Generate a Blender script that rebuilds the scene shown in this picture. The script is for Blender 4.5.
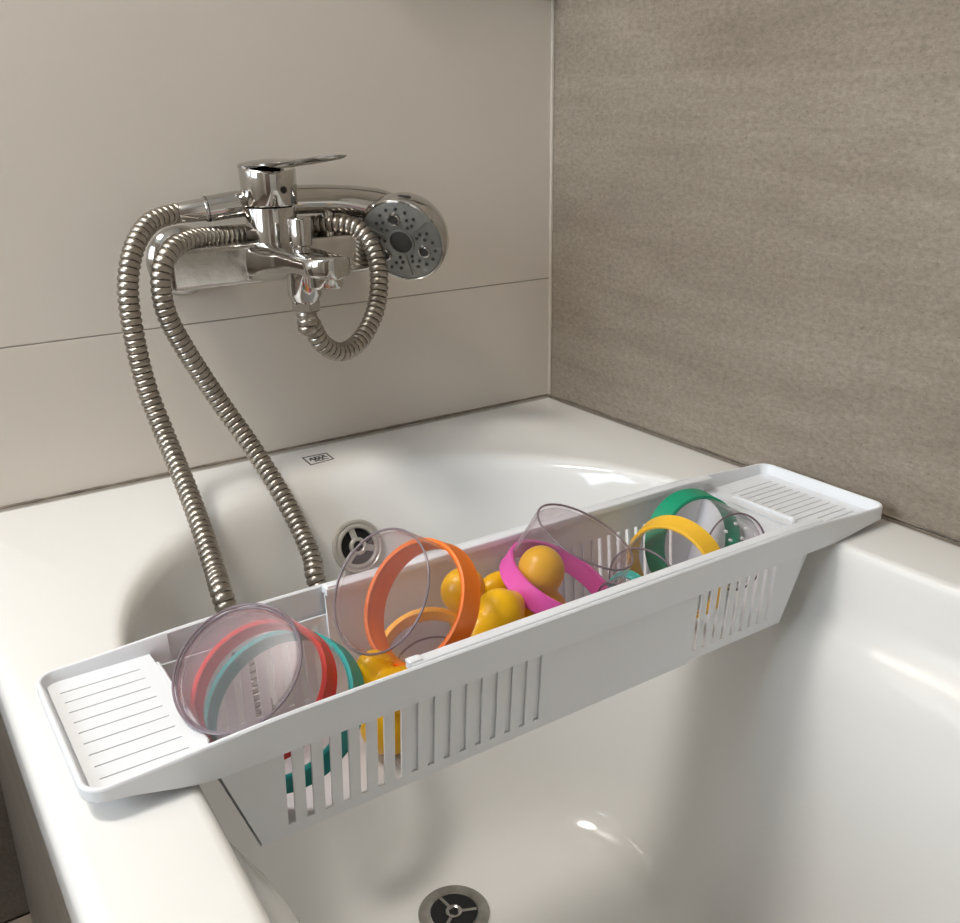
import bpy, bmesh, math, random
from mathutils import Vector, Matrix
random.seed(4)
S = bpy.context.scene
for o in list(bpy.data.objects): bpy.data.objects.remove(o)
COL = S.collection
# ------------------------------------------------------------------ camera, world, lights, exposure
F, EU, CAM = 960.08, (1.224390, 0.015989, -0.588282), Vector((-0.784936, -1.013576, 0.364533))
cd = bpy.data.cameras.new('camera'); cam = bpy.data.objects.new('camera', cd); COL.objects.link(cam)
cd.sensor_fit = 'HORIZONTAL'; cd.sensor_width = 36; cd.lens = 36 * F / 960; cd.clip_start = 0.01
cam.location = CAM; cam.rotation_euler = EU
S.camera = cam
w = bpy.data.worlds.new('world'); S.world = w; w.use_nodes = True
w.node_tree.nodes['Background'].inputs[0].default_value = (0.9, 0.95, 1.0, 1)
w.node_tree.nodes['Background'].inputs[1].default_value = 0.15
LAMP = Vector((-1.25, -0.30, 1.55))
S.cycles.transparent_max_bounces = 40; S.cycles.max_bounces = 14
vs = S.view_settings; vs.view_transform = 'Standard'; vs.look = 'None'; vs.gamma = 1; vs.use_curve_mapping = False
vs.exposure = 0.42
WIN = 8.0          # daylight through the frosted window
S.display_settings.display_device = 'sRGB'

RC = cam.rotation_euler.to_matrix()
def ray(u, v): return RC @ Vector(((u - 480) / F, -(v - 461.5) / F, -1.0))
def at(u, v, ax, val):
    d = ray(u, v); i = 'xyz'.index(ax); return CAM + d * ((val - CAM[i]) / d[i])
def atd(u, v, dep): return CAM + ray(u, v) * dep

# ------------------------------------------------------------------ materials
MATS = {}
def mat(name, col, rough=0.4, metal=0.0, bump=0, bscale=50, coat=0.0, var=0.0, vscale=8, spec=0.5):
    if name in MATS: return MATS[name]
    m = bpy.data.materials.new(name); m.use_nodes = True; nt = m.node_tree; b = nt.nodes['Principled BSDF']
    b.inputs['Base Color'].default_value = (*col, 1); b.inputs['Roughness'].default_value = rough
    b.inputs['Metallic'].default_value = metal; b.inputs['Coat Weight'].default_value = coat
    b.inputs['Coat Roughness'].default_value = 0.05
    b.inputs['Specular IOR Level'].default_value = spec
    tc = nt.nodes.new('ShaderNodeTexCoord')
    n = nt.nodes.new('ShaderNodeTexNoise'); n.inputs['Scale'].default_value = vscale; n.inputs['Detail'].default_value = 5
    nt.links.new(tc.outputs['Object'], n.inputs['Vector'])
    r = nt.nodes.new('ShaderNodeValToRGB'); r.color_ramp.elements[0].position = .3; r.color_ramp.elements[1].position = .7
    r.color_ramp.elements[0].color = (*[c * (1 - var) for c in col], 1); r.color_ramp.elements[1].color = (*[min(1, c * (1 + var)) for c in col], 1)
    nt.links.new(n.outputs['Fac'], r.inputs['Fac']); nt.links.new(r.outputs['Color'], b.inputs['Base Color'])
    if bump:
        n2 = nt.nodes.new('ShaderNodeTexNoise'); n2.inputs['Scale'].default_value = bscale; n2.inputs['Detail'].default_value = 3
        nt.links.new(tc.outputs['Object'], n2.inputs['Vector'])
        bp = nt.nodes.new('ShaderNodeBump'); bp.inputs['Strength'].default_value = bump; bp.inputs['Distance'].default_value = .002
        nt.links.new(n2.outputs['Fac'], bp.inputs['Height']); nt.links.new(bp.outputs['Normal'], b.inputs['Normal'])
    MATS[name] = m; return m

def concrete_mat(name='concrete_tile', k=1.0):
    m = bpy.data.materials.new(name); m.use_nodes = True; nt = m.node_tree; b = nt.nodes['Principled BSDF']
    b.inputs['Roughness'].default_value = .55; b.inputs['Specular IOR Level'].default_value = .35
    tc = nt.nodes.new('ShaderNodeTexCoord')
    def noise(scale3, sc, det, dist=0.0, rough=.55):
        mp = nt.nodes.new('ShaderNodeMapping'); mp.inputs['Scale'].default_value = scale3
        nt.links.new(tc.outputs['Object'], mp.inputs['Vector'])
        n = nt.nodes.new('ShaderNodeTexNoise'); n.inputs['Scale'].default_value = sc; n.inputs['Detail'].default_value = det
        n.inputs['Distortion'].default_value = dist; n.inputs['Roughness'].default_value = rough
        nt.links.new(mp.outputs['Vector'], n.inputs['Vector']); return n.outputs['Fac']
    def ramp(fac, a, c, p0, p1):
        r = nt.nodes.new('ShaderNodeValToRGB'); r.color_ramp.elements[0].position = p0; r.color_ramp.elements[1].position = p1
        r.color_ramp.elements[0].color = (*a, 1); r.color_ramp.elements[1].color = (*c, 1)
        nt.links.new(fac, r.inputs['Fac']); return r.outputs['Color']
    def mix(c1, c2, typ, f):
        x = nt.nodes.new('ShaderNodeMix'); x.data_type = 'RGBA'; x.blend_type = typ; x.inputs[0].default_value = f
        nt.links.new(c1, x.inputs[6]); nt.links.new(c2, x.inputs[7]); return x.outputs[2]
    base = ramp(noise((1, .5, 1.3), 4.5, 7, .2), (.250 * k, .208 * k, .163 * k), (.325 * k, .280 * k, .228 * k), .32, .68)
    streak = ramp(noise((1, .20, 1.8), 15, 9, .5, .72), (.80, .79, .77), (1.13, 1.13, 1.14), .34, .68)
    fine = ramp(noise((1, .7, 1.3), 190, 6, 0, .75), (.74, .73, .71), (1.18, 1.18, 1.18), .36, .64)
    pore = ramp(noise((1, .7, 1), 300, 2), (.62, .6, .57), (1, 1, 1), .27, .36)
    c = mix(base, streak, 'MULTIPLY', .85); c = mix(c, fine, 'MULTIPLY', .8); c = mix(c, pore, 'MULTIPLY', .8)
    nt.links.new(c, b.inputs['Base Color'])
    bp = nt.nodes.new('ShaderNodeBump'); bp.inputs['Strength'].default_value = .25; bp.inputs['Distance'].default_value = .001
    nt.links.new(noise((1, .5, 1.5), 160, 5), bp.inputs['Height']); nt.links.new(bp.outputs['Normal'], b.inputs['Normal'])
    return m
def clear_mat(name, tint, ior=1.45, dens=0.0):
    m = bpy.data.materials.new(name); m.use_nodes = True; nt = m.node_tree; nt.nodes.clear()
    out = nt.nodes.new('ShaderNodeOutputMaterial'); tr = nt.nodes.new('ShaderNodeBsdfTransparent'); tr.inputs[0].default_value = (*tint, 1)
    gl = nt.nodes.new('ShaderNodeBsdfGlossy'); gl.inputs['Roughness'].default_value = .28; gl.inputs[0].default_value = (.95, .93, .95, 1)
    fr = nt.nodes.new('ShaderNodeFresnel'); fr.inputs[0].default_value = ior
    mx = nt.nodes.new('ShaderNodeMixShader'); df = nt.nodes.new('ShaderNodeBsdfDiffuse'); df.inputs[0].default_value = (.42, .36, .39, 1)
    m2 = nt.nodes.new('ShaderNodeMixShader'); m2.inputs[0].default_value = dens
    tc = nt.nodes.new('ShaderNodeTexCoord'); ns = nt.nodes.new('ShaderNodeTexNoise'); ns.inputs['Scale'].default_value = 35
    mr = nt.nodes.new('ShaderNodeMapRange'); mr.inputs[3].default_value = dens * .7; mr.inputs[4].default_value = dens * 1.3
    L = nt.links.new
    ge = nt.nodes.new('ShaderNodeNewGeometry'); im = nt.nodes.new('ShaderNodeMapRange'); im.inputs[3].default_value = ior; im.inputs[4].default_value = 1 / ior
    L(ge.outputs['Backfacing'], im.inputs[0]); L(im.outputs[0], fr.inputs[0])      # same reflectance on both faces of the thin wall
    L(tc.outputs['Object'], ns.inputs['Vector']); L(ns.outputs['Fac'], mr.inputs[0]); L(mr.outputs[0], m2.inputs[0])
    L(tr.outputs[0], m2.inputs[1]); L(df.outputs[0], m2.inputs[2])
    L(fr.outputs[0], mx.inputs[0]); L(m2.outputs[0], mx.inputs[1]); L(gl.outputs[0], mx.inputs[2]); L(mx.outputs[0], out.inputs[0])
    return m
M_TUB = mat('tub_enamel', (.80, .785, .755), .10, var=.012, vscale=3, spec=.5)
M_WTILE = mat('white_satin_tile', (.715, .655, .58), .26, var=.02, vscale=2.5, bump=.03, bscale=9)
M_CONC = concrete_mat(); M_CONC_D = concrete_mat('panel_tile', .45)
M_GROUT = mat('grout', (.36, .32, .275), .9, var=.15, vscale=60)
M_SEAL = mat('sealant', (.20, .165, .13), .6, var=.5, vscale=25)
M_BEAD = mat('corner_bead', (.52, .46, .39), .5, var=.1, vscale=30)
M_CADDY = mat('white_plastic', (.80, .815, .84), .33, var=.01, vscale=12)
M_CHROME = mat('chrome', (.56, .545, .52), .07, 1.0, var=.03, vscale=30)
M_CHROME_W = mat('worn_chrome', (.62, .60, .57), .17, 1.0, bump=.05, bscale=120, var=.12, vscale=60)
M_HOSE = mat('hose_steel', (.40, .36, .31), .33, 1.0, var=.12, vscale=70)
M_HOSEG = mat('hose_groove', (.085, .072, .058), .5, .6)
M_BLACK = mat('black_plastic', (.012, .012, .012), .45)
M_DARK = mat('dark_void', (.006, .006, .006), .8)
M_GREYP = mat('grey_faceplate', (.25, .25, .235), .32, .55, var=.06, vscale=90)
M_NOZ = mat('nozzle_rubber', (.035, .033, .03), .6)
M_INK = mat('ink', (.02, .02, .02), .6)
M_OVER = mat('overflow_plastic', (.55, .52, .47), .28, .35, var=.04, vscale=40)
M_STEEL = mat('drain_steel', (.40, .385, .355), .25, 1.0, var=.2, vscale=80)
M_CLEAR = clear_mat('smoky_clear_plastic', (.975, .955, .962), 1.20, .035)
M_EDGE = clear_mat('smoky_clear_edge', (.45, .30, .37), 1.36, .40)
M_WALLP = mat('painted_wall', (.70, .67, .62), .7, var=.02)
M_CEIL = mat('ceiling_paint', (.80, .79, .77), .8, var=.01)
M_FLOOR = mat('floor_tile', (.20, .155, .12), .5, var=.2, vscale=14)
M_DOOR = mat('contrast_door_dark', (.20, .15, .115), .4, var=.2, vscale=10)
def plastic(name, c, rough=.38): return mat(name, c, rough, var=.03, vscale=25)

# ------------------------------------------------------------------ geometry helpers
class G:
    def __init__(s): s.v = []; s.f = []
    def add(s, v, f, M=None):
        k = len(s.v); s.v += [tuple(M @ Vector(p)) if M else tuple(p) for p in v]; s.f += [tuple(i + k for i in q) for q in f]; return s
    def box(s, x0, x1, y0, y1, z0, z1, bev=0, fn=None, M=None):
        if bev <= 0:
            v = [(x, y, z) for x in (x0, x1) for y in (y0, y1) for z in (z0, z1)]
            f = [(0, 1, 3, 2), (4, 6, 7, 5), (0, 4, 5, 1), (2, 3, 7, 6), (0, 2, 6, 4), (1, 5, 7, 3)]
        else:
            bm = bmesh.new(); bmesh.ops.create_cube(bm, size=1)
            for p in bm.verts: p.co = Vector(((x0 + x1) / 2 + p.co.x * (x1 - x0), (y0 + y1) / 2 + p.co.y * (y1 - y0), (z0 + z1) / 2 + p.co.z * (z1 - z0)))
            bmesh.ops.bevel(bm, geom=bm.edges[:], offset=bev, segments=3, affect='EDGES', profile=.5)
            bm.verts.index_update(); v = [tuple(p.co) for p in bm.verts]; f = [tuple(q.index for q in t.verts) for t in bm.faces]; bm.free()
        if fn: v = [fn(*p) for p in v]
        return s.add(v, f, M)
    def loft(s, rings, closed=True, cap0=False, cap1=False, wrap=False, M=None):
        n = len(rings[0]); v = [p for r in rings for p in r]; f = []
        R = len(rings)
        for a in range(R if wrap else R - 1):
            b = (a + 1) % R
            for i in range(n if closed else n - 1):
                j = (i + 1) % n; f.append((a * n + i, a * n + j, b * n + j, b * n + i))
        if cap0: f.append(tuple(range(n))[::-1])
        if cap1: f.append(tuple((R - 1) * n + i for i in range(n)))
        return s.add(v, f, M)
    def lathe(s, prof, n=40, M=None, cap0=False, cap1=False, wrap=False):
        return s.loft([[(r * math.cos(2 * math.pi * i / n), r * math.sin(2 * math.pi * i / n), z) for i in range(n)] for r, z in prof], True, cap0, cap1, wrap, M)
    def tube(s, path, rad, n=14, cap=True):
        P = [Vector(p) for p in path]; T = [(P[min(i + 1, len(P) - 1)] - P[max(i - 1, 0)]).normalized() for i in range(len(P))]
        u = T[0].orthogonal().normalized(); rings = []
        for i, p in enumerate(P):
            u = (u - T[i] * u.dot(T[i])).normalized(); w_ = T[i].cross(u); r = rad(i) if callable(rad) else (rad[i] if isinstance(rad, (list, tuple)) else rad)
            rings.append([tuple(p + (u * math.cos(2 * math.pi * k / n) + w_ * math.sin(2 * math.pi * k / n)) * r) for k in range(n)])
        return s.loft(rings, True, cap, cap)
    def out(s, name, m, parent=None, smooth=35, wn=False):
        me = bpy.data.meshes.new(name); me.from_pydata(s.v, [], s.f); me.validate()
        bm = bmesh.new(); bm.from_mesh(me); bmesh.ops.recalc_face_normals(bm, faces=bm.faces[:]); bm.to_mesh(me); bm.free()
        me.materials.append(m)
        for p in me.polygons: p.use_smooth = bool(smooth)
        if smooth: me.set_sharp_from_angle(angle=math.radians(smooth))
        o = bpy.data.objects.new(name, me); COL.objects.link(o)
        if wn: o.modifiers.new('weighted', 'WEIGHTED_NORMAL').keep_sharp = True
        if parent:
            o.parent = parent; o.matrix_parent_inverse = parent.matrix_basis.inverted()
        return o
def empty(name, loc, label, cat, group=None):
    o = bpy.data.objects.new(name, None); COL.objects.link(o); o.location = loc; o.empty_display_size = .02
    tag(o, label, cat, group); return o
def tag(o, label, cat, group=None):
    o['label'] = label; o['category'] = cat
    if group: o['group'] = group
    return o
def struct(o): o['kind'] = 'structure'; return o
def frame(origin, zdir, xhint=(1, 0, 0)):
    z = Vector(zdir).normalized(); x = Vector(xhint); x = (x - z * x.dot(z)).normalized(); y = z.cross(x)
    return Matrix.Translation(Vector(origin)) @ Matrix((x, y, z)).transposed().to_4x4()
def spline(pts, step):
    P = [Vector(p) for p in pts]; P = [P[0] * 2 - P[1]] + P + [P[-1] * 2 - P[-2]]; raw = []
    for i in range(1, len(P) - 2):
        a, b, c, d = P[i - 1:i + 3]
        for k in range(40):
            t = k / 40; raw.append(.5 * ((2 * b) + (c - a) * t + (2 * a - 5 * b + 4 * c - d) * t * t + (3 * b - a - 3 * c + d) * t ** 3))
    raw.append(P[-2]); res = [raw[0]]; acc = 0
    for i in range(1, len(raw)):
        seg = (raw[i] - raw[i - 1]).length
        while acc + seg >= step:
            q = raw[i - 1].lerp(raw[i], 0) if seg == 0 else raw[i - 1] + (raw[i] - raw[i - 1]) * ((step - acc) / seg)
            res.append(q); raw[i - 1] = q; seg = (raw[i] - q).length; acc = 0
        acc += seg
    return res
def ss(a, b, x):
    t = max(0, min(1, (x - a) / (b - a))); return t * t * (3 - 2 * t)

# ------------------------------------------------------------------ room
ZF, ZC, XL, YF = -.49, 1.95, -2.3, -2.2
struct(G().box(XL, .06, YF, .06, ZF - .05, ZF - .008).out('floor', M_GROUT, smooth=0))
fl = bpy.data.objects['floor']
TS = .30
for i in range(8):
    for j in range(8):
        x0 = XL + i * TS; y1 = -j * TS
        if x0 > -.62: continue
        G().box(x0 + .002, min(x0 + TS - .002, -.748), max(y1 - TS + .002, YF), y1 - .002, ZF - .008, ZF, .001).out('tile', M_FLOOR, fl)
struct(G().box(XL, .06, YF, .06, ZC, ZC + .05).out('ceiling', M_CEIL, smooth=0))
WY0, WY1, WZ0, WZ1 = -.95, -.12, .35, 1.45
gw = G().box(XL - .05, XL, YF, WY0, ZF, ZC); gw.box(XL - .05, XL, WY1, .06, ZF, ZC); gw.box(XL - .05, XL, WY0, WY1, ZF, WZ0); gw.box(XL - .05, XL, WY0, WY1, WZ1, ZC)
struct(gw.out('wall_left', M_WALLP, smooth=0))
mW = bpy.data.materials.new('daylit_frosted_glass'); mW.use_nodes = True
bW = mW.node_tree.nodes['Principled BSDF']; bW.inputs['Emission Color'].default_value = (.76, .88, 1, 1); bW.inputs['Emission Strength'].default_value = WIN
wn = struct(G().box(XL - .040, XL - .035, WY0, WY1, WZ0, WZ1).out('window_1', mW, smooth=0))
gw = G()
for a, b, c, d in ((WY0, WY0 + .05, WZ0, WZ1), (WY1 - .05, WY1, WZ0, WZ1), (WY0, WY1, WZ0, WZ0 + .05), (WY0, WY1, WZ1 - .05, WZ1), (-.56, -.51, WZ0, WZ1)): gw.box(XL - .035, XL - .005, a, b, c, d, .003)
gw.out('window_frame', M_CEIL, wn)
struct(G().box(XL, .06, YF - .05, YF, ZF, ZC).out('wall_front', M_WALLP, smooth=0))
wb = struct(G().box(XL, .06, .0007, .06, ZF, ZC).out('wall_back', M_GROUT, smooth=0))
wr = struct(G().box(.0015, .06, YF, .0015, ZF, ZC).out('wall_right', M_GROUT, smooth=0))
ZJ = .1602; g_ = .0007
for z0, z1 in ((ZF, ZJ), (ZJ, ZJ + .6), (ZJ + .6, ZJ + 1.2), (ZJ + 1.2, ZC)):
    for x0, x1 in ((-.748, 0), (XL, -.748)):
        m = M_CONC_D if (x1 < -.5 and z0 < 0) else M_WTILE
        G().box(x0 + g_, x1 - g_ * .5, 0, .0018, z0 + g_, z1 - g_, .0004).out('tile', m, wb, 0)
for z0, z1 in ((ZF, -.001), (-.001, .6), (.6, 1.2), (1.2, ZC)):
    for y0, y1 in ((-1.2, 0), (YF, -1.2)):
        G().box(0, .0018, y0 + g_, y1 - g_, z0 + g_, z1 - g_, .0004).out('tile', M_CONC, wr, 0)
def bead(name, p0, p1, rr, m, seed):
    random.seed(seed); n = 60; P0, P1 = Vector(p0), Vector(p1)
    return struct(G().tube([P0.lerp(P1, i / n) for i in range(n + 1)], [rr * random.uniform(.7, 1.15) for _ in range(n + 1)], 8).out(name, m))
bead('trim_1', (-.75, -.0005, .0005), (0, -.0005, .0005), 0.0016, M_SEAL, 1)
bead('trim_2', (-.0005, 0, .0005), (-.0005, -1.7, .0005), 0.0014, M_SEAL, 2)
bead('trim_3', (-.001, -.001, 0), (-.001, -.001, ZC), .0028, M_BEAD, 3)
dr = struct(G().box(-1.75, -.95, YF, YF + .03, ZF, 1.55, .004).out('contrast_door_1', M_DOOR))  # unseen door, added so the chrome has something dark to reflect
kn = G().tube([(-1.02, YF + .03, .45), (-1.02, YF + .075, .45), (-1.13, YF + .075, .45)], .009).out('door_handle', M_CHROME, dr)

lp = empty('ceiling_lamp', LAMP + Vector((0, 0, .15)), 'round white ceiling lamp above the bathtub', 'lamp')
G().lathe([(.19, .15), (.19, .11), (.18, .105)], 48, Matrix.Translation(LAMP), True, True).out('lamp_base', M_CEIL, lp)
mL = bpy.data.materials.new('lamp_glow'); mL.use_nodes = True
bL = mL.node_tree.nodes['Principled BSDF']; bL.inputs['Emission Color'].default_value = (1, .96, .90, 1); bL.inputs['Emission Strength'].default_value = 4.0
G().lathe([(.18, .105), (.175, .075), (.14, .045), (.08, .025), (.001, .02)], 48, Matrix.Translation(LAMP), False, True).out('lamp_shade', mL, lp)
ld = bpy.data.lights.new('lamp_light', 'AREA'); ld.shape = 'DISK'; ld.size = .40; ld.energy = 13; ld.color = (1, .955, .895)
lo = bpy.data.objects.new('lamp_light', ld); COL.objects.link(lo); lo.location = LAMP + Vector((0, 0, .01)); lo.parent = lp
lo.matrix_parent_inverse = lp.matrix_basis.inverted()

# ------------------------------------------------------------------ bathtub
tub = empty('bathtub', (-.375, -.85, ZF), 'white built-in bathtub with tiled side panel along the concrete-look wall', 'bathtub')
CX, CY = -.380, -.85
def half(y): return .288 + .010 * ss(-.45, -.85, y)
def outside(x, y):
    dx = (x - CX) / half(y)
    if y > -.40: return dx * dx + ((y + .40) / .30) ** 2 > 1
    if y < -1.30: return dx * dx + ((y + 1.30) / .30) ** 2 > 1
    return abs(dx) > 1
rect = (-.75, -.0006, -1.70, -.0006)
angs = [2 * math.pi * i / 240 for i in range(240)]
for cx in rect[:2]:
    for cy in rect[2:]: angs.append(math.atan2(cy - CY, cx - CX) % (2 * math.pi))
angs.sort()
def lip_pt(a):
    lo_, hi = .05, 1.2
    for _ in range(40):
        m = (lo_ + hi) / 2
        if outside(CX + m * math.cos(a), CY + m * math.sin(a)): hi = m
        else: lo_ = m
    return CX + lo_ * math.cos(a), CY + lo_ * math.sin(a)
lips = [lip_pt(a) for a in angs]
def rect_pt(a, ins):
    c, s_ = math.cos(a), math.sin(a); t = 9
    if abs(c) > 1e-9: t = min(t, ((rect[1] if c > 0 else rect[0]) - CX) / c)
    if abs(s_) > 1e-9: t = min(t, ((rect[3] if s_ > 0 else rect[2]) - CY) / s_)
    x, y = CX + t * c, CY + t * s_
    return max(rect[0] + ins, min(rect[1] - ins, x)), max(rect[2] + ins, min(rect[3] - ins, y))
#        side inset, end inset, ledge share, z
PROF = [(-.008, -.026, 0, 0), (-.0035, -.012, 0, -.0005), (-.0008, -.001, 0, -.0025), (.0015, .009, 0, -.007), (.003, .018, 0, -.016), (.005, .027, 0, -.03),
        (.008, .037, 0, -.05), (.011, .044, .06, -.064), (.014, .048, .42, -.074), (.017, .053, .80, -.088), (.019, .058, .97, -.103), (.021, .062, 1.02, -.116),
        (.030, .080, 1, -.170), (.042, .100, .95, -.23), (.054, .122, .8, -.29), (.067, .142, .6, -.335), (.083, .162, .4, -.368), (.102, .182, .2, -.388), (.125, .203, .0, -.398), (.150, .226, 0, -.401)]
def inner(i, p):
    x, y = lips[i]; qy = max(-1.30, min(-.40, y)); dx, dy = x - CX, y - qy; L = math.hypot(dx, dy); ux, uy = dx / L, dy / L
    we = uy * uy; ledge = .024 * ss(-.44, -.56, y) * (1 - we)
    d = p[0] * (1 - we) + p[1] * we + ledge * p[2]
    return (x - ux * d, y - uy * d, p[3])
N = len(angs); rings = []
for ins, z in ((.006, -.045), (.0, -.042), (0, -.014), (.0012, -.008), (.004, -.0035), (.008, -.0008), (.014, 0)):
    rings.append([(*rect_pt(a, ins), z) for a in angs])
for p in PROF: rings.append([inner(i, p) for i in range(N)])
last = rings[-1]
for k in (.6, .25, 0): rings.append([(CX + (x - CX) * k, max(-1.30, min(-.40, y)) + (y - max(-1.30, min(-.40, y))) * k, -.402) for x, y, z in last])
G().loft(rings).out('tub_shell', M_TUB, tub, 50)
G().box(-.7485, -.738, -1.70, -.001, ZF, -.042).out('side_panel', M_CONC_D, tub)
# logo print on the rim
c4 = [at(u, v, 'z', 0) for u, v in ((302.5, 458), (326, 453.2), (333.5, 459), (311, 465))]
def quad(s, t): return c4[0] * (1 - s) * (1 - t) + c4[1] * s * (1 - t) + c4[2] * s * t + c4[3] * (1 - s) * t
lg = G()
def stroke(pts, wd=.0011):
    for (s0, t0), (s1, t1) in zip(pts, pts[1:]):
        a, b = quad(s0, t0), quad(s1, t1); d = (b - a); n = Vector((-d.y, d.x, 0)).normalized() * wd / 2; e = d.normalized() * wd / 2
        k = [a - n - e, b - n + e, b + n + e, a + n - e]
        lg.loft([[(q.x, q.y, .00005) for q in k], [(q.x, q.y, .0004) for q in k]], True, True, True)
stroke([(0, 0), (1, 0), (1, 1), (0, 1), (0, 0)], .0014)
stroke([(.16, .52), (.24, .28), (.34, .62), (.42, .3), (.5, .6), (.58, .34), (.66, .6), (.76, .3), (.86, .5)], .0016)
stroke([(.3, .76), (.42, .70), (.55, .8), (.68, .70), (.84, .78)], .0012)
stroke([(.2, .3), (.55, .2), (.85, .22)], .0010)
lg.out('logo_print', M_INK, tub, 0)
# overflow fitting on the end wall
def wall_y(zq):
    for a, b in zip(PROF, PROF[1:]):
        if a[3] >= zq >= b[3] and a[3] != b[3]:
            t = (zq - a[3]) / (b[3] - a[3]); return -.10 - (a[1] + (b[1] - a[1]) * t)
oz = -.073; oy = wall_y(oz); nrm = Vector((0, -(.030), (wall_y(oz + .015) - wall_y(oz - .015)))).normalized()
Mo = frame((CX + .004, oy, oz), nrm)
ov = G().lathe([(.0295, -.006), (.0295, .0025), (.0285, .0045), (.0262, .0050), (.0248, .0038), (.0240, .0046), (.0215, .0052), (.0198, .0040), (.0195, -.004)], 48, Mo).out('overflow_fitting', M_OVER, tub)
G().lathe([(.0196, .0012), (.001, .0012)], 32, Mo, False, True).out('overflow_hole', M_DARK, ov)
g = G()
for k in range(3):
    Mk = Mo @ Matrix.Rotation(math.radians(100 + 120 * k), 4, 'Z'); g.box(.006, .0200, -.0035, .0035, .0014, .0036, .0008, M=Mk)
g.lathe([(.0098, .0012), (.0098, .0044), (.0088, .0056), (.0066, .0058), (.0058, .0050), (.0055, .0030)], 28, Mo)
g.out('overflow_spider', M_OVER, ov)
G().lathe([(.0056, .0034), (.0006, .0034)], 20, Mo, False, True).out('screw_hole', M_BLACK, ov)
# floor drain
DC = at(454, 913, 'z', -.401)
Md = Matrix.Translation(DC)
dn = G().lathe([(.0365, -.001), (.0365, .0012), (.0355, .0022), (.029, .0024), (.0250, .0010), (.0225, -.004), (.0220, -.02)], 48, Md).out('drain_flange', M_STEEL, tub)
G().lathe([(.0240, .0012), (.001, .0012)], 32, Md, False, True).out('drain_hole', M_DARK, dn)
g = G()
for k in range(3): g.box(.004, .0235, -.0018, .0018, .0013, .0024, .0004, M=Md @ Matrix.Rotation(math.radians(95 + 120 * k), 4, 'Z'))
g.lathe([(.0085, .0013), (.0085, .0028), (.0065, .0034), (.005, .0026), (.005, .0014)], 24, Md)
g.out('drain_grid', M_STEEL, dn)

# ------------------------------------------------------------------ bath caddy
cad = empty('bath_caddy', (-.375, -.463, 0), 'white extendable plastic bath caddy laid across the bathtub, filled with cups', 'bath caddy')
YB, YFr = -.390, -.537          # outer faces of the rim
YM = (YB + YFr) / 2
ZB = -.070
def ztop(x): return .0270 - .0055 * (1 - ss(-.735, -.60, x)) - .0075 * ss(-.16, -.02, x)
def zlow(x): return .0005 + .0130 * (1 - ss(-.728, -.655, x)) + .0065 * ss(-.10, -.025, x)
def rail(x0, x1, y0, y1, zlo, dz=0, step=.012):
    n = max(2, int((x1 - x0) / step)); R = []
    for i in range(n + 1):
        x = x0 + (x1 - x0) * i / n; zt = ztop(x) + dz; b = min(.0012, abs(y1 - y0) / 3)
        R.append([(x, y0, zlo), (x, y1, zlo), (x, y1, zt - b), (x, y1 - b, zt), (x, y0 + b, zt), (x, y0, zt - b)])
    return G().loft(R, True, True, True)
def slot_wall(xt0, xt1, xb0, xb1, yo, yi, drift, slots, sw, zt, zs0, zs1):
    """wall with open slots between zs1 (top) and zs0 (bottom); ends slant from xt (top) to xb (bottom)"""
    sh = lambda x, y, z: (x, y + drift * (.004 - z), z)
    g = G(); y0, y1 = min(yo, yi), max(yo, yi)
    def pl(xa, xb_, xc, xd, za, zb):        # za top, zb bottom
        v = [sh(x, y, z) for y in (y0, y1) for x, z in ((xa, za), (xb_, za), (xd, zb), (xc, zb))]
        g.add(v, [(0, 1, 2, 3), (7, 6, 5, 4), (0, 4, 5, 1), (1, 5, 6, 2), (2, 6, 7, 3), (3, 7, 4, 0)])
    xl = lambda z: xt0 + (xb0 - xt0) * (zt - z) / (zt - ZB)
    xr = lambda z: xt1 + (xb1 - xt1) * (zt - z) / (zt - ZB)
    pl(xl(zt), xr(zt), xl(zs1), xr(zs1), zt, zs1); pl(xl(zs0), xr(zs0), xl(ZB), xr(ZB), zs0, ZB)
    e = [s for s in slots]; xs = e[0] - sw / 2
    pl(xl(zs1), xs, xl(zs0), xs, zs1, zs0)
    for a, b in zip(e, e[1:]): pl(a + sw / 2, b - sw / 2, a + sw / 2, b - sw / 2, zs1, zs0)
    pl(e[-1] + sw / 2, xr(zs1), e[-1] + sw / 2, xr(zs0), zs1, zs0)
    return g
LS = [-.6125 + .01300 * i for i in range(16)]
RS = [-.2395 + .0112 * i for i in range(-8, 8)]
XLE, XLI, XRE, XRI = -.7315, -.655, -.0185, -.1135
LEFT_END, RIGHT_START = -.258, -.524
# left (outer) half
slot_wall(-.658, LEFT_END, -.633, LEFT_END, -.5305, -.5288, .075, LS, .0052, .004, -.062, -.003).out('front_panel', M_CADDY, cad, 20)
slot_wall(-.658, LEFT_END, -.633, LEFT_END, -.3965, -.3982, -.075, LS, .0052, .004, -.062, -.003).out('back_panel', M_CADDY, cad, 20)
rail(XLI + .012, LEFT_END, YFr, YFr + .0035, .0005).out('front_rail', M_CADDY, cad)
rail(XLI + .012, LEFT_END, YB - .0035, YB, .0005).out('back_rail', M_CADDY, cad)
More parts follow.
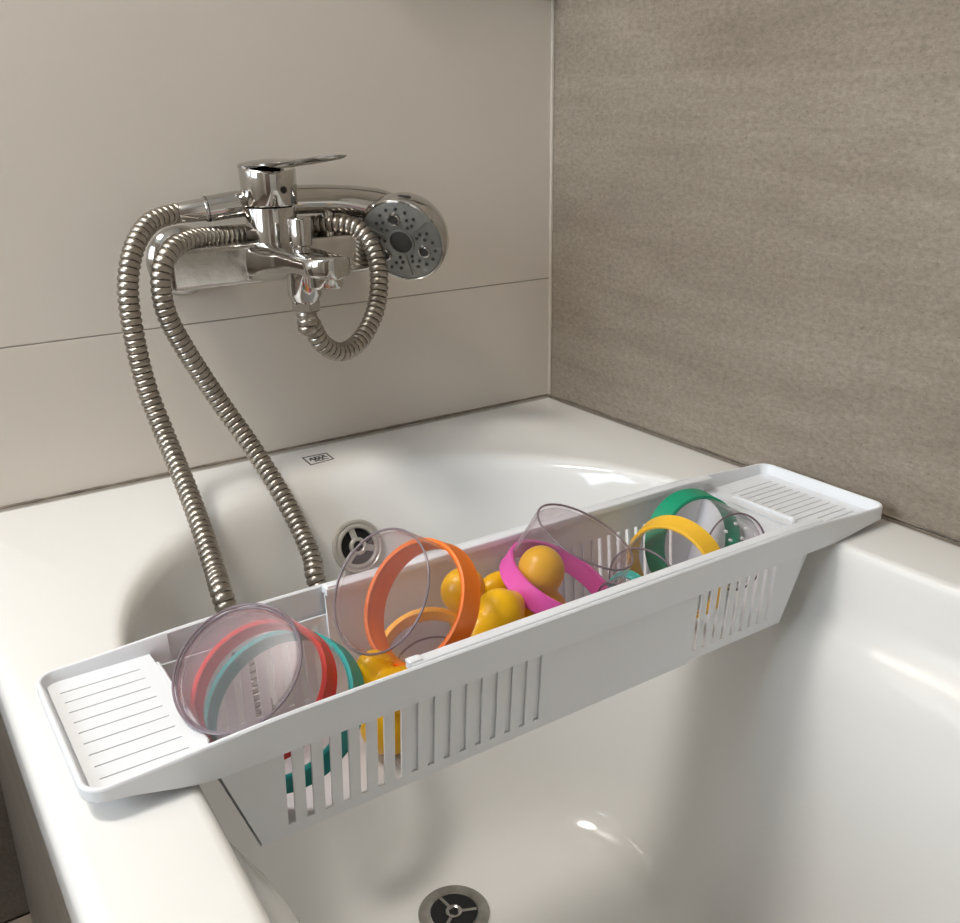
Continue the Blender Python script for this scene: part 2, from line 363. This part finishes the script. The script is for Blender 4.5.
# right (inner) half
slot_wall(RIGHT_START, XRI, RIGHT_START, -.142, -.5286, -.5268, .075, RS, .0050, .0235, -.061, -.003).out('front_panel', M_CADDY, cad, 20)
slot_wall(RIGHT_START, XRI, RIGHT_START, -.142, -.3984, -.4002, -.075, RS, .0050, .0235, -.061, -.003).out('back_panel', M_CADDY, cad, 20)
rail(RIGHT_START, LEFT_END + .01, -.5332, -.5240, .0215, .0006).out('sliding_rail', M_CADDY, cad, 60, True)
rail(RIGHT_START, LEFT_END + .01, -.4030, -.3938, .0215, .0006).out('sliding_rail', M_CADDY, cad, 60, True)
rail(LEFT_END + .01, XRI + .005, YFr + .0034, -.5240, .0215, .0004).out('sliding_rail', M_CADDY, cad, 60, True)
rail(LEFT_END + .01, XRI + .005, -.4030, YB - .0034, .0215, .0004).out('sliding_rail', M_CADDY, cad, 60, True)
rail(LEFT_END, XRI - .012, YFr, YFr + .0035, .0005).out('front_rail', M_CADDY, cad)
rail(LEFT_END, XRI - .012, YB - .0035, YB, .0005).out('back_rail', M_CADDY, cad)
# little clips on the rails
for x, y in ((RIGHT_START + .004, -.5285), (RIGHT_START + .006, -.3985), (-.41, -.3985)):
    z = ztop(x); g = G().box(x - .005, x + .005, y - .0035, y + .0035, z - .001, z + .0018, .0006); g.out('clip', M_CADDY, cad)
# bottoms and slanted ends
G().box(-.634, LEFT_END, -.5235, -.4035, ZB - .002, ZB, .0006).out('bottom_panel', M_CADDY, cad)
G().box(RIGHT_START, -.143, -.5215, -.4055, ZB + .0005, ZB + .0025, .0006).out('bottom_panel', M_CADDY, cad)
def slant(xt, xb, zt, th):
    g = G(); n = 8; R = []
    for i in range(n + 1):
        t = i / n; x = xt + (xb - xt) * t; z = zt + (ZB - zt) * t; dy = .0055 * t
        R.append([(x, YFr + .0085 + dy, z), (x, YB - .0085 - dy, z), (x + th, YB - .0085 - dy, z), (x + th, YFr + .0085 + dy, z)])
    return g.loft(R, True, True, True)
slant(-.658, -.633, .012, .0022).out('end_panel', M_CADDY, cad)
slant(XRI - .002, -.144, .008, .0022).out('end_panel', M_CADDY, cad)
# trays
def tray(xe, xi, nl, gx0, gx1, y0, y1):
    sgn = 1 if xi > xe else -1
    a, b = min(xe, xi), max(xe, xi)
    g = G(); zt0 = zlow((xe * .8 + xi * .2)) * .8; z0, z1 = zt0 + .0025, zt0 + .0042; ya, yb = YFr + .002, YB - .002
    a += .0045 if sgn > 0 else 0; b -= .0045 if sgn < 0 else 0; ya, yb = YFr + .0045, YB - .0045
    g.box(a + .002, b - .002, ya, yb, zt0 + .0008, z0)
    gx0, gx1 = min(gx0, gx1), max(gx0, gx1)
    g.box(a + .002, gx0, ya, yb, z0, z1); g.box(gx1, b - .002, ya, yb, z0, z1)
    p = (y1 - y0) / (nl - 1); gw = .0011
    ed = [ya] + [q for i in range(nl) for q in (y0 + i * p - gw / 2, y0 + i * p + gw / 2)] + [yb]
    for i in range(0, len(ed), 2): g.box(gx0, gx1, ed[i], ed[i + 1], z0, z1)
    t = g.out('tray', M_CADDY, cad, 20)
    # lip: a rounded U of varying height
    path = []; r = .014; xo = xe; n = 8
    xend = xi + sgn * .012
    for i in range(13): path.append((xend + (xo + sgn * r - xend) * i / 12, YFr, 0, -1))
    for k in range(1, n + 1):
        an = math.pi / 2 * k / n; path.append((xo + sgn * r - sgn * r * math.sin(an), YFr + r - r * math.cos(an), -sgn * math.sin(an), -math.cos(an)))
    for i in range(1, 7): path.append((xo, YFr + r + (YB - YFr - 2 * r) * i / 6, -sgn, 0))
    for k in range(1, n + 1):
        an = math.pi / 2 * k / n; path.append((xo + sgn * r - sgn * r * math.cos(an), YB - r + r * math.sin(an), -sgn * math.cos(an), math.sin(an)))
    for i in range(1, 13): path.append((xo + sgn * r + (xend - xo - sgn * r) * i / 12, YB, 0, 1))
    R = []
    for x, y, nx, ny in path:
        zt = ztop(x); th = .0038; zl = max(.0005, zlow(x)); sec = [(0, zl), (0, zt - .0016), (-.0006, zt - .0004), (-.0018, zt), (-.003, zt - .0004), (-th, zt - .002), (-th - .0022, zt0 + .0035), (-th - .0024, min(zt0 + .001, zl + .002))]
        R.append([(x + nx * d, y + ny * d, z) for d, z in sec])
    G().loft(R, True, True, True).out('tray_lip', M_CADDY, cad, 24)
    return t
tray(XLE, XLI, 9, -.719, -.668, -.5165, -.4120)
tray(XRE, XRI, 12, -.0955, -.037, -.5135, -.4165)
G().tube([(-.1005, -.424, .0085), (-.1005, -.428, .0105), (-.1005, -.496, .0105), (-.1035, -.499, .0105), (-.111, -.501, .0085)], .0022, 10).out('stop_ridge', M_CADDY, cad)
G().tube([(-.660, -.522, .0120), (-.6565, -.515, .0125), (-.6565, -.500, .0125), (-.6555, -.420, .0125), (-.6555, -.408, .0120)], .0018, 10).out('tray_edge', M_CADDY, cad)

# ------------------------------------------------------------------ stacking cups
def cup(label, B, Mo_, rb, rm, col, band=.016, holes=False, group='translucent stacking cups in the caddy'):
    B, Mo_ = Vector(B), Vector(Mo_); ax = (Mo_ - B); h = ax.length; M = frame(B, ax, (.3, -1, .2)); t = .0014
    low = min(B.z, Mo_.z)
    e = empty('stacking_cup', B, label, 'cup', group)
    ro = rm - .0032                                   # clear wall radius at the mouth
    prof = [(.0008, 0), (rb - .004, 0), (rb - .0015, .0006), (rb - .0003, .0022), (rb, .004), (ro, h - .001), (ro - t, h - .001), (rb - t, .005), (rb - .004, t + .0006), (.0008, t)]
    G().lathe(prof, 64, M).out('cup_body', M_CLEAR, e)
    k = 24
    rr = [[(( rb - .0008) + .0009 * math.cos(2 * math.pi * a / 8)) for a in range(8)], [(.0010 + .0009 * math.sin(2 * math.pi * a / 8)) for a in range(8)]]
    G().lathe(list(zip(*rr)), 64, M, wrap=True).out('base_edge', M_EDGE, e)
    z0 = h - band; rz = lambda z: rb + (ro - rb) * z / h
    bp = [(rz(z0) + .0004, z0), (rz(z0) + .0022, z0 + .0005), (rm - .0006, h - .0022), (rm, h - .0008), (rm - .0008, h + .0006), (ro - .0016, h + .0006), (ro - .0022, h - .0006), (rz(z0) - .0012, z0 + .0006)]
    G().lathe(bp, 64, M, wrap=True).out('rim_band', col, e)
    if holes:
        for a, b_ in [(0, 0)] + [(.013, k_) for k_ in range(6)] + [(.025, k_ + .5) for k_ in range(6)] + [(.0225, k_) for k_ in range(6)]:
            an = b_ * math.pi / 3; G().lathe([(.0006, -.0006), (.0013, -.0008), (.0013, .0018), (.0006, .0018)], 10, M @ Matrix.Translation((a * math.cos(an), a * math.sin(an), 0)), wrap=True).out('drip_hole', M_HOLE, e)
    return e
M_HOLE = mat('hole_edge', (.85, .84, .84), .3)
RED = plastic('red_silicone', (.72, .035, .028)); TEAL = plastic('teal_silicone', (.01, .32, .30)); ORG = plastic('orange_silicone', (.93, .20, .008))
PNK = plastic('magenta_silicone', (.72, .10, .42)); YEL = plastic('yellow_band', (.90, .52, .035)); GRN = plastic('green_silicone', (.004, .30, .155))
AMB = plastic('amber_band', (.92, .42, .02)); MNT = plastic('mint_silicone', (.08, .50, .42))
TB, TM = atd(236, 666, .600), atd(287, 711, .664); TA = (TM - TB).normalized()
cup('smoky clear cup with a red rim band nested inside the teal-rimmed cup', TB + TA * .0022, TB + TA * .046, .0424, .0500, RED, .014)
cup('large smoky clear cup with a teal rim band, base tilted up beside the tray', TB, TM, .0438, .0575, TEAL, .017)
cup('smoky clear cup with an orange rim band, base tilted up', atd(379, 590, .669), atd(428, 607, .707), .0455, .0492, ORG, .018)
cup('smaller cup with an amber yellow rim band beneath the orange-rimmed cup', at(434, 674, 'y', -.440), at(428, 652, 'y', -.452), .034, .0410, AMB, .012)
cup('upturned smoky clear cup with a magenta rim band over a yellow toy', atd(586, 535, .764), atd(553, 591, .786), .0432, .0490, PNK, .017)
cup('smoky clear cup with a yellow rim band in front of the green-rimmed cup', atd(645, 590, .812), atd(680, 566, .850), .038, .0480, YEL, .018)
cup('sieve-bottomed smoky clear cup with a green rim band', atd(737, 552, .838), atd(688, 541, .900), .0345, .0495, GRN, .021, True)
cup('tiny cup with a mint rim band tucked beside the magenta-rimmed cup', atd(612, 600, .775), atd(630, 592, .795), .0150, .0190, MNT, .009)

# ------------------------------------------------------------------ yellow bath toys
M_YEL = mat('yellow_rubber', (.90, .50, .004), .33, var=.03, vscale=20)
def blob(name, balls, label, group='yellow bath toys in the caddy'):
    bm = bmesh.new()
    for c, r in balls:
        r = Vector(r) if hasattr(r, '__len__') else Vector((r, r, r))
        bmesh.ops.create_uvsphere(bm, u_segments=24, v_segments=14, radius=1, matrix=Matrix.Translation(Vector(c)) @ Matrix.Diagonal((*r, 1)))
    me = bpy.data.meshes.new(name); bm.to_mesh(me); bm.free()
    o = bpy.data.objects.new(name, me); COL.objects.link(o)
    a = o.modifiers.new('r', 'REMESH'); a.mode = 'VOXEL'; a.voxel_size = .0018
    b = o.modifiers.new('s', 'SMOOTH'); b.factor = .6; b.iterations = 10
    dg = bpy.context.evaluated_depsgraph_get(); me2 = bpy.data.meshes.new_from_object(o.evaluated_get(dg)); o.modifiers.clear(); o.data = me2
    me2.name = name; me2.materials.clear(); me2.materials.append(M_YEL)
    for p in me2.polygons: p.use_smooth = True
    return tag(o, label, 'toy', group)
def P(u, v, y): return at(u, v, 'y', y)
blob('bath_toy', [(P(392, 722, -.492), (.024, .020, .024)), (P(401, 688, -.500), (.021, .016, .015)), (P(374, 678, -.476), (.017, .014, .022))], 'yellow rubber bath toy between the teal and orange cups')
blob('bath_toy', [(P(499, 618, -.478), (.021, .019, .024)), (P(485, 638, -.480), (.022, .018, .024)), (P(511, 604, -.476), (.011, .012, .011))], 'bright yellow rubber bath toy between the orange and magenta cups')
blob('bath_toy', [(P(463, 590, -.435), (.019, .016, .019)), (P(468, 615, -.432), (.017, .016, .020)), (P(500, 585, -.425), (.020, .012, .012))], 'yellow rubber bath toy showing through the orange-rimmed cup')
blob('bath_toy', [(P(541, 571, -.462), (.0195, .019, .021)), (P(540, 612, -.468), (.024, .020, .020)), (P(538, 635, -.470), (.024, .018, .018))], 'yellow rubber bath toy with its top inside the magenta cup')

# ------------------------------------------------------------------ bath mixer
mx = empty('bath_mixer', (-.41, 0, .227), 'chrome lever bath mixer mounted on the white tiled wall', 'faucet')
XC = -.410
def esc(x):
    M = frame((x, 0, .227), (0, -1, 0)); g = G().lathe([(.036, 0), (.036, .003), (.034, .007), (.026, .012), (.018, .014), (.018, .05)], 48, M); g.out('escutcheon', M_CHROME, mx)
esc(-.485); esc(-.335)
G().box(-.519, -.3025, -.077, -.038, .2075, .2475, .005).out('mixer_body', M_CHROME_W, mx, 60, True)
XH = XC + .004
Mc = Matrix.Translation((XH, -.060, 0))
G().lathe([(.0268, .235), (.0262, .250), (.0255, .2795), (.0250, .2805)], 48, Mc, False, True).out('cartridge_housing', M_CHROME, mx)
# handle cap: slanted top cylinder
n = 48; R = []
def capz(x, y, t): return t
for r, z, tilt in ((.0250, .2815, 0), (.0272, .2822, 0), (.0278, .2835, 0), (.0282, .316, .12), (.0278, .3185, .14), (.0268, .3195, .14)):
    ring = []
    for i in range(n):
        a = 2 * math.pi * i / n; x, y = r * math.cos(a), r * math.sin(a); ring.append((XH + x, -.060 + y, z + tilt * y))
    R.append(ring)
hc = G().loft(R, True, True, True).out('handle_cap', M_CHROME, mx)
# lever blade
R = []
TIP = -.230
for i in range(25):
    t = i / 24; y = -.035 + (TIP + .035) * t
    wd = .0265 * (1 - .55 * ss(0, .35, t)) + .003 * ss(.4, .9, t); wd *= math.sqrt(max(.02, 1 - max(0, (t - .93) / .07) ** 2)) * math.sqrt(max(.05, 1 - max(0, (.1 - t) / .1) ** 2))
    zc = .3175 + .004 * ss(0, .3, t) + .0105 * t * t; th = .0055 * (1 - t) + .0022
    R.append([(XC + wd * c, y, zc + (th * s_ if s_ > 0 else th * .6 * s_) + .002 * c * c) for c, s_ in ((math.cos(2 * math.pi * k / 20), math.sin(2 * math.pi * k / 20)) for k in range(20))])
G().loft(R, True, True, True).out('lever', M_CHROME, mx)
G().lathe([(.0034, 0), (.0034, .0012), (.0012, .0013)], 16, frame((XH + .004, -.060 - .0275, .298), (.15, -1, 0)), False, True).out('indicator_plug', M_BLACK, mx)
# spout: flat tongue with round end
R = []
for i in range(34):
    t = math.sin(math.pi / 2 * i / 33); y = -.058 + (-.215 + .058) * t; wd = .036 * (1 - ss(0, .45, t)) + .0225 * ss(0, .45, t)
    if t > .855: wd *= math.sqrt(max(.004, 1 - ((t - .855) / .145) ** 2))
    top = .2475 - .0015 * ss(0, .6, t); bot = .209 + .017 * ss(.1, .7, t)
    zc, hh = (top + bot) / 2, (top - bot) / 2; ring = []
    for k in range(24):
        a = 2 * math.pi * k / 24; c, s_ = math.cos(a), math.sin(a); ring.append((XC + wd * math.copysign(abs(c) ** .6, c), y, zc + hh * math.copysign(abs(s_) ** .4, s_)))
    R.append(ring)
G().loft(R, True, True, True).out('spout', M_CHROME, mx)
G().lathe([(.0160, .230), (.0160, .2185), (.0150, .2165), (.0125, .2165), (.0120, .221)], 32, Matrix.Translation((XC, -.190, 0))).out('aerator', M_CHROME, mx)
Mk = Matrix.Translation((XC, -.140, 0))
G().lathe([(.0085, .240), (.0085, .249), (.0108, .2505), (.0112, .274), (.0102, .2755), (.006, .2758)], 32, Mk, False, True).out('diverter_knob', M_CHROME, mx)
G().lathe([(.0165, .236), (.0165, .203), (.0135, .198), (.0135, .195)], 32, Mk).out('hose_outlet', M_CHROME, mx)
g = G(); R = []
for z, r in ((.1985, .0125), (.197, .0142), (.188, .0142), (.1865, .0125)): R.append([(r * math.cos(math.pi / 3 * k + .3), r * math.sin(math.pi / 3 * k + .3), z) for k in range(6)])
g.loft(R, True, True, True, M=Mk); g.out('hose_nut', M_CHROME, mx, 20)
# hand shower cradle, part of the mixer
g = G().tube([(-.338, -.050, .246), (-.338, -.050, .262), (-.338, -.047, .270)], .0075, 16)
g.out('cradle_post', M_CHROME, mx)

# ------------------------------------------------------------------ hand shower
H0, H1, H2, H3 = P(207, 209, -.038), P(250, 203, -.042), P(325, 199, -.046), P(372, 206, -.052)
hs = empty('hand_shower', (-.33, -.045, .27), 'chrome hand shower with a round multi-spray head resting on the mixer', 'shower head')
hp = spline([H0, H1, H2, H3, P(392, 214, -.058)], .006); n_ = len(hp)
G().tube(hp, [(.0128 + .0020 * ss(0, .5, i / n_) + .0060 * ss(.6, 1, i / n_)) for i in range(n_)], 24).out('handle', M_CHROME, hs)
d0 = (H0 - H1).normalized()
K0 = H0 + d0 * .0005; K1 = H0 + d0 * .030
G().tube([K0, K0 + d0 * .002, K0 + d0 * .003, K1 - d0 * .002, K1], [.0122, .0122, .0112, .0098, .0088], 24).out('hose_connector', M_CHROME_W, hs)
G().tube([H0 + d0 * .0008, H0 - d0 * .0012], .0128, 24).out('seal_ring', M_BLACK, hs)
HN = (RC @ Vector((-.29, -.66, .69))).normalized()
HC = P(402, 241, -.088)
Mh = frame(HC, HN, (1, 0, -.3)); RH = .0490
G().lathe([(.004, -.041), (.020, -.039), (.034, -.034), (.0440, -.026), (.0482, -.015), (RH, -.005), (RH, -.001), (RH - .0012, .001), (RH - .003, .0012), (RH - .0035, -.001)], 64, Mh, True).out('head_shell', M_CHROME, hs)
fp = G().lathe([(RH - .0034, -.002), (RH - .0036, .0010), (RH - .006, .0016), (.001, .0022)], 64, Mh, False, True).out('spray_plate', M_GREYP, hs)
G().lathe([(.0125, .0018), (.0120, .0030), (.010, .0036), (.001, .0032)], 28, Mh, False, True).out('centre_nozzle', M_NOZ, hs)
g = G().lathe([(.0150, .0016), (.0148, .0034), (.0128, .0036), (.0124, .0018)], 32, Mh)
for k in range(3):
    a = math.radians(80 + 120 * k); Mr = Mh @ Matrix.Rotation(a, 4, 'Z'); g.box(.0148, .041, -.0009, .0009, .0012, .0032, M=Mr)
g.out('plate_ribs', M_GREYP, fp)
for k in range(3):
    a = math.radians(20 + 120 * k); c, s_ = math.cos(a), math.sin(a)
    Mn = Mh @ Matrix.Translation((.027 * c, .027 * s_, .0016))
    G().lathe([(.0072, 0), (.0068, .0022), (.0052, .0026), (.0046, .0008)], 24, Mn).out('nozzle_collar', M_CHROME, fp)
    G().lathe([(.0047, .0014), (.0008, .0014)], 18, Mn, False, True).out('nozzle', M_NOZ, fp)
    for da, rr_ in ((-38, .0195), (-30, .028), (-42, .033), (-24, .036), (-46, .025), (38, .0195), (30, .028), (42, .033), (24, .036), (46, .025), (-8, .0385), (9, .0385)):
        b = a + math.radians(da); G().lathe([(.0019, .0012), (.0017, .0030), (.0006, .0032)], 10, Mh @ Matrix.Translation((rr_ * math.cos(b), rr_ * math.sin(b), 0)), False, True).out('nozzle', M_NOZ, fp)
# dark grip mark on the top of the shell
pm = HC + (RC @ Vector((.0045, .0405, .0265)))
G().lathe([(.0075, -.0006), (.0075, .0006), (.006, .0012), (.0008, .0012)], 24, frame(pm, RC @ Vector((.07, .88, .48)), RC @ Vector((1, -.05, .3))) @ Matrix.Diagonal((1.0, .6, 1, 1)), False, True).out('shell_mark', M_INK, hs)

# ------------------------------------------------------------------ hose: outlet > loop > over the body > tub > handle
path = [Vector((XC, -.140, .186)), Vector((XC, -.140, .170)), P(310, 322, -.137), P(322, 343, -.132), P(342, 352, -.125), P(362, 338, -.115), P(376, 308, -.105), P(379, 275, -.098), P(373, 248, -.088),
        P(358, 229, -.072), P(335, 224, -.055), P(300, 226, -.030), P(262, 232, -.026), P(215, 236, -.040), P(190, 240, -.060), P(170, 252, -.078), P(161, 275, -.085), P(166, 312, -.086), P(187, 352, -.084),
        P(220, 402, -.082), P(252, 447, -.098), P(279, 490, -.126), P(298, 525, -.152), P(312, 558, -.180), P(318, 585, -.200),
        (-.430, -.235, -.140), (-.435, -.27, -.20), (-.470, -.30, -.235), (-.525, -.30, -.20), (-.545, -.285, -.13),
        P(226, 606, -.262), P(215, 570, -.225), P(201, 527, -.182), P(185, 484, -.140), P(165, 435, -.098), P(146, 385, -.083), P(133, 330, -.080), P(128, 285, -.075), P(134, 248, -.065), P(147, 226, -.052), P(160, 218, -.044), K1]
PITCH = .0066; sub = 8
hp = spline(path, PITCH / sub); N_ = len(hp)
WAVE = [.0078, .0093, .0098, .0100, .0100, .0100, .0098, .0093]
hose = empty('shower_hose', hp[N_ // 2], 'corrugated steel shower hose looping from the mixer into the bathtub', 'hose')
G().tube(hp, lambda i: WAVE[i % sub], 14).out('hose_coil', M_HOSE, hose, 80)
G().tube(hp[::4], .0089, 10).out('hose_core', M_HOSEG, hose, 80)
G().tube([hp[0], hp[0] + (hp[12] - hp[0]) * .1, hp[12], hp[16]], [.0088, .0093, .0093, .0085], 20).out('hose_ferrule', M_CHROME_W, hose)

# ------------------------------------------------------------------ shelf in the corner, above the frame
sh = empty('shower_shelf', (-.14, -.002, .55), 'narrow dark metal shower shelf on the white wall near the corner', 'shelf')
G().box(-.28, -.006, -.028, -.001, .550, .556, .001).out('shelf_plate', M_BLACK, sh)
g = G().tube([(-.278, -.003, .575), (-.278, -.015, .575), (-.008, -.015, .575), (-.008, -.003, .575)], .002, 8)
for x in (-.278, -.143, -.008): g.tube([(x, -.015, .553), (x, -.015, .576)], .002, 8)
g.out('shelf_rail', M_BLACK, sh)
for x in (-.012, -.272): G().box(x - .004, x + .004, -.010, -.001, .4935 if x > -.1 else .52, .552, .001).out('shelf_bracket', M_BLACK, sh)
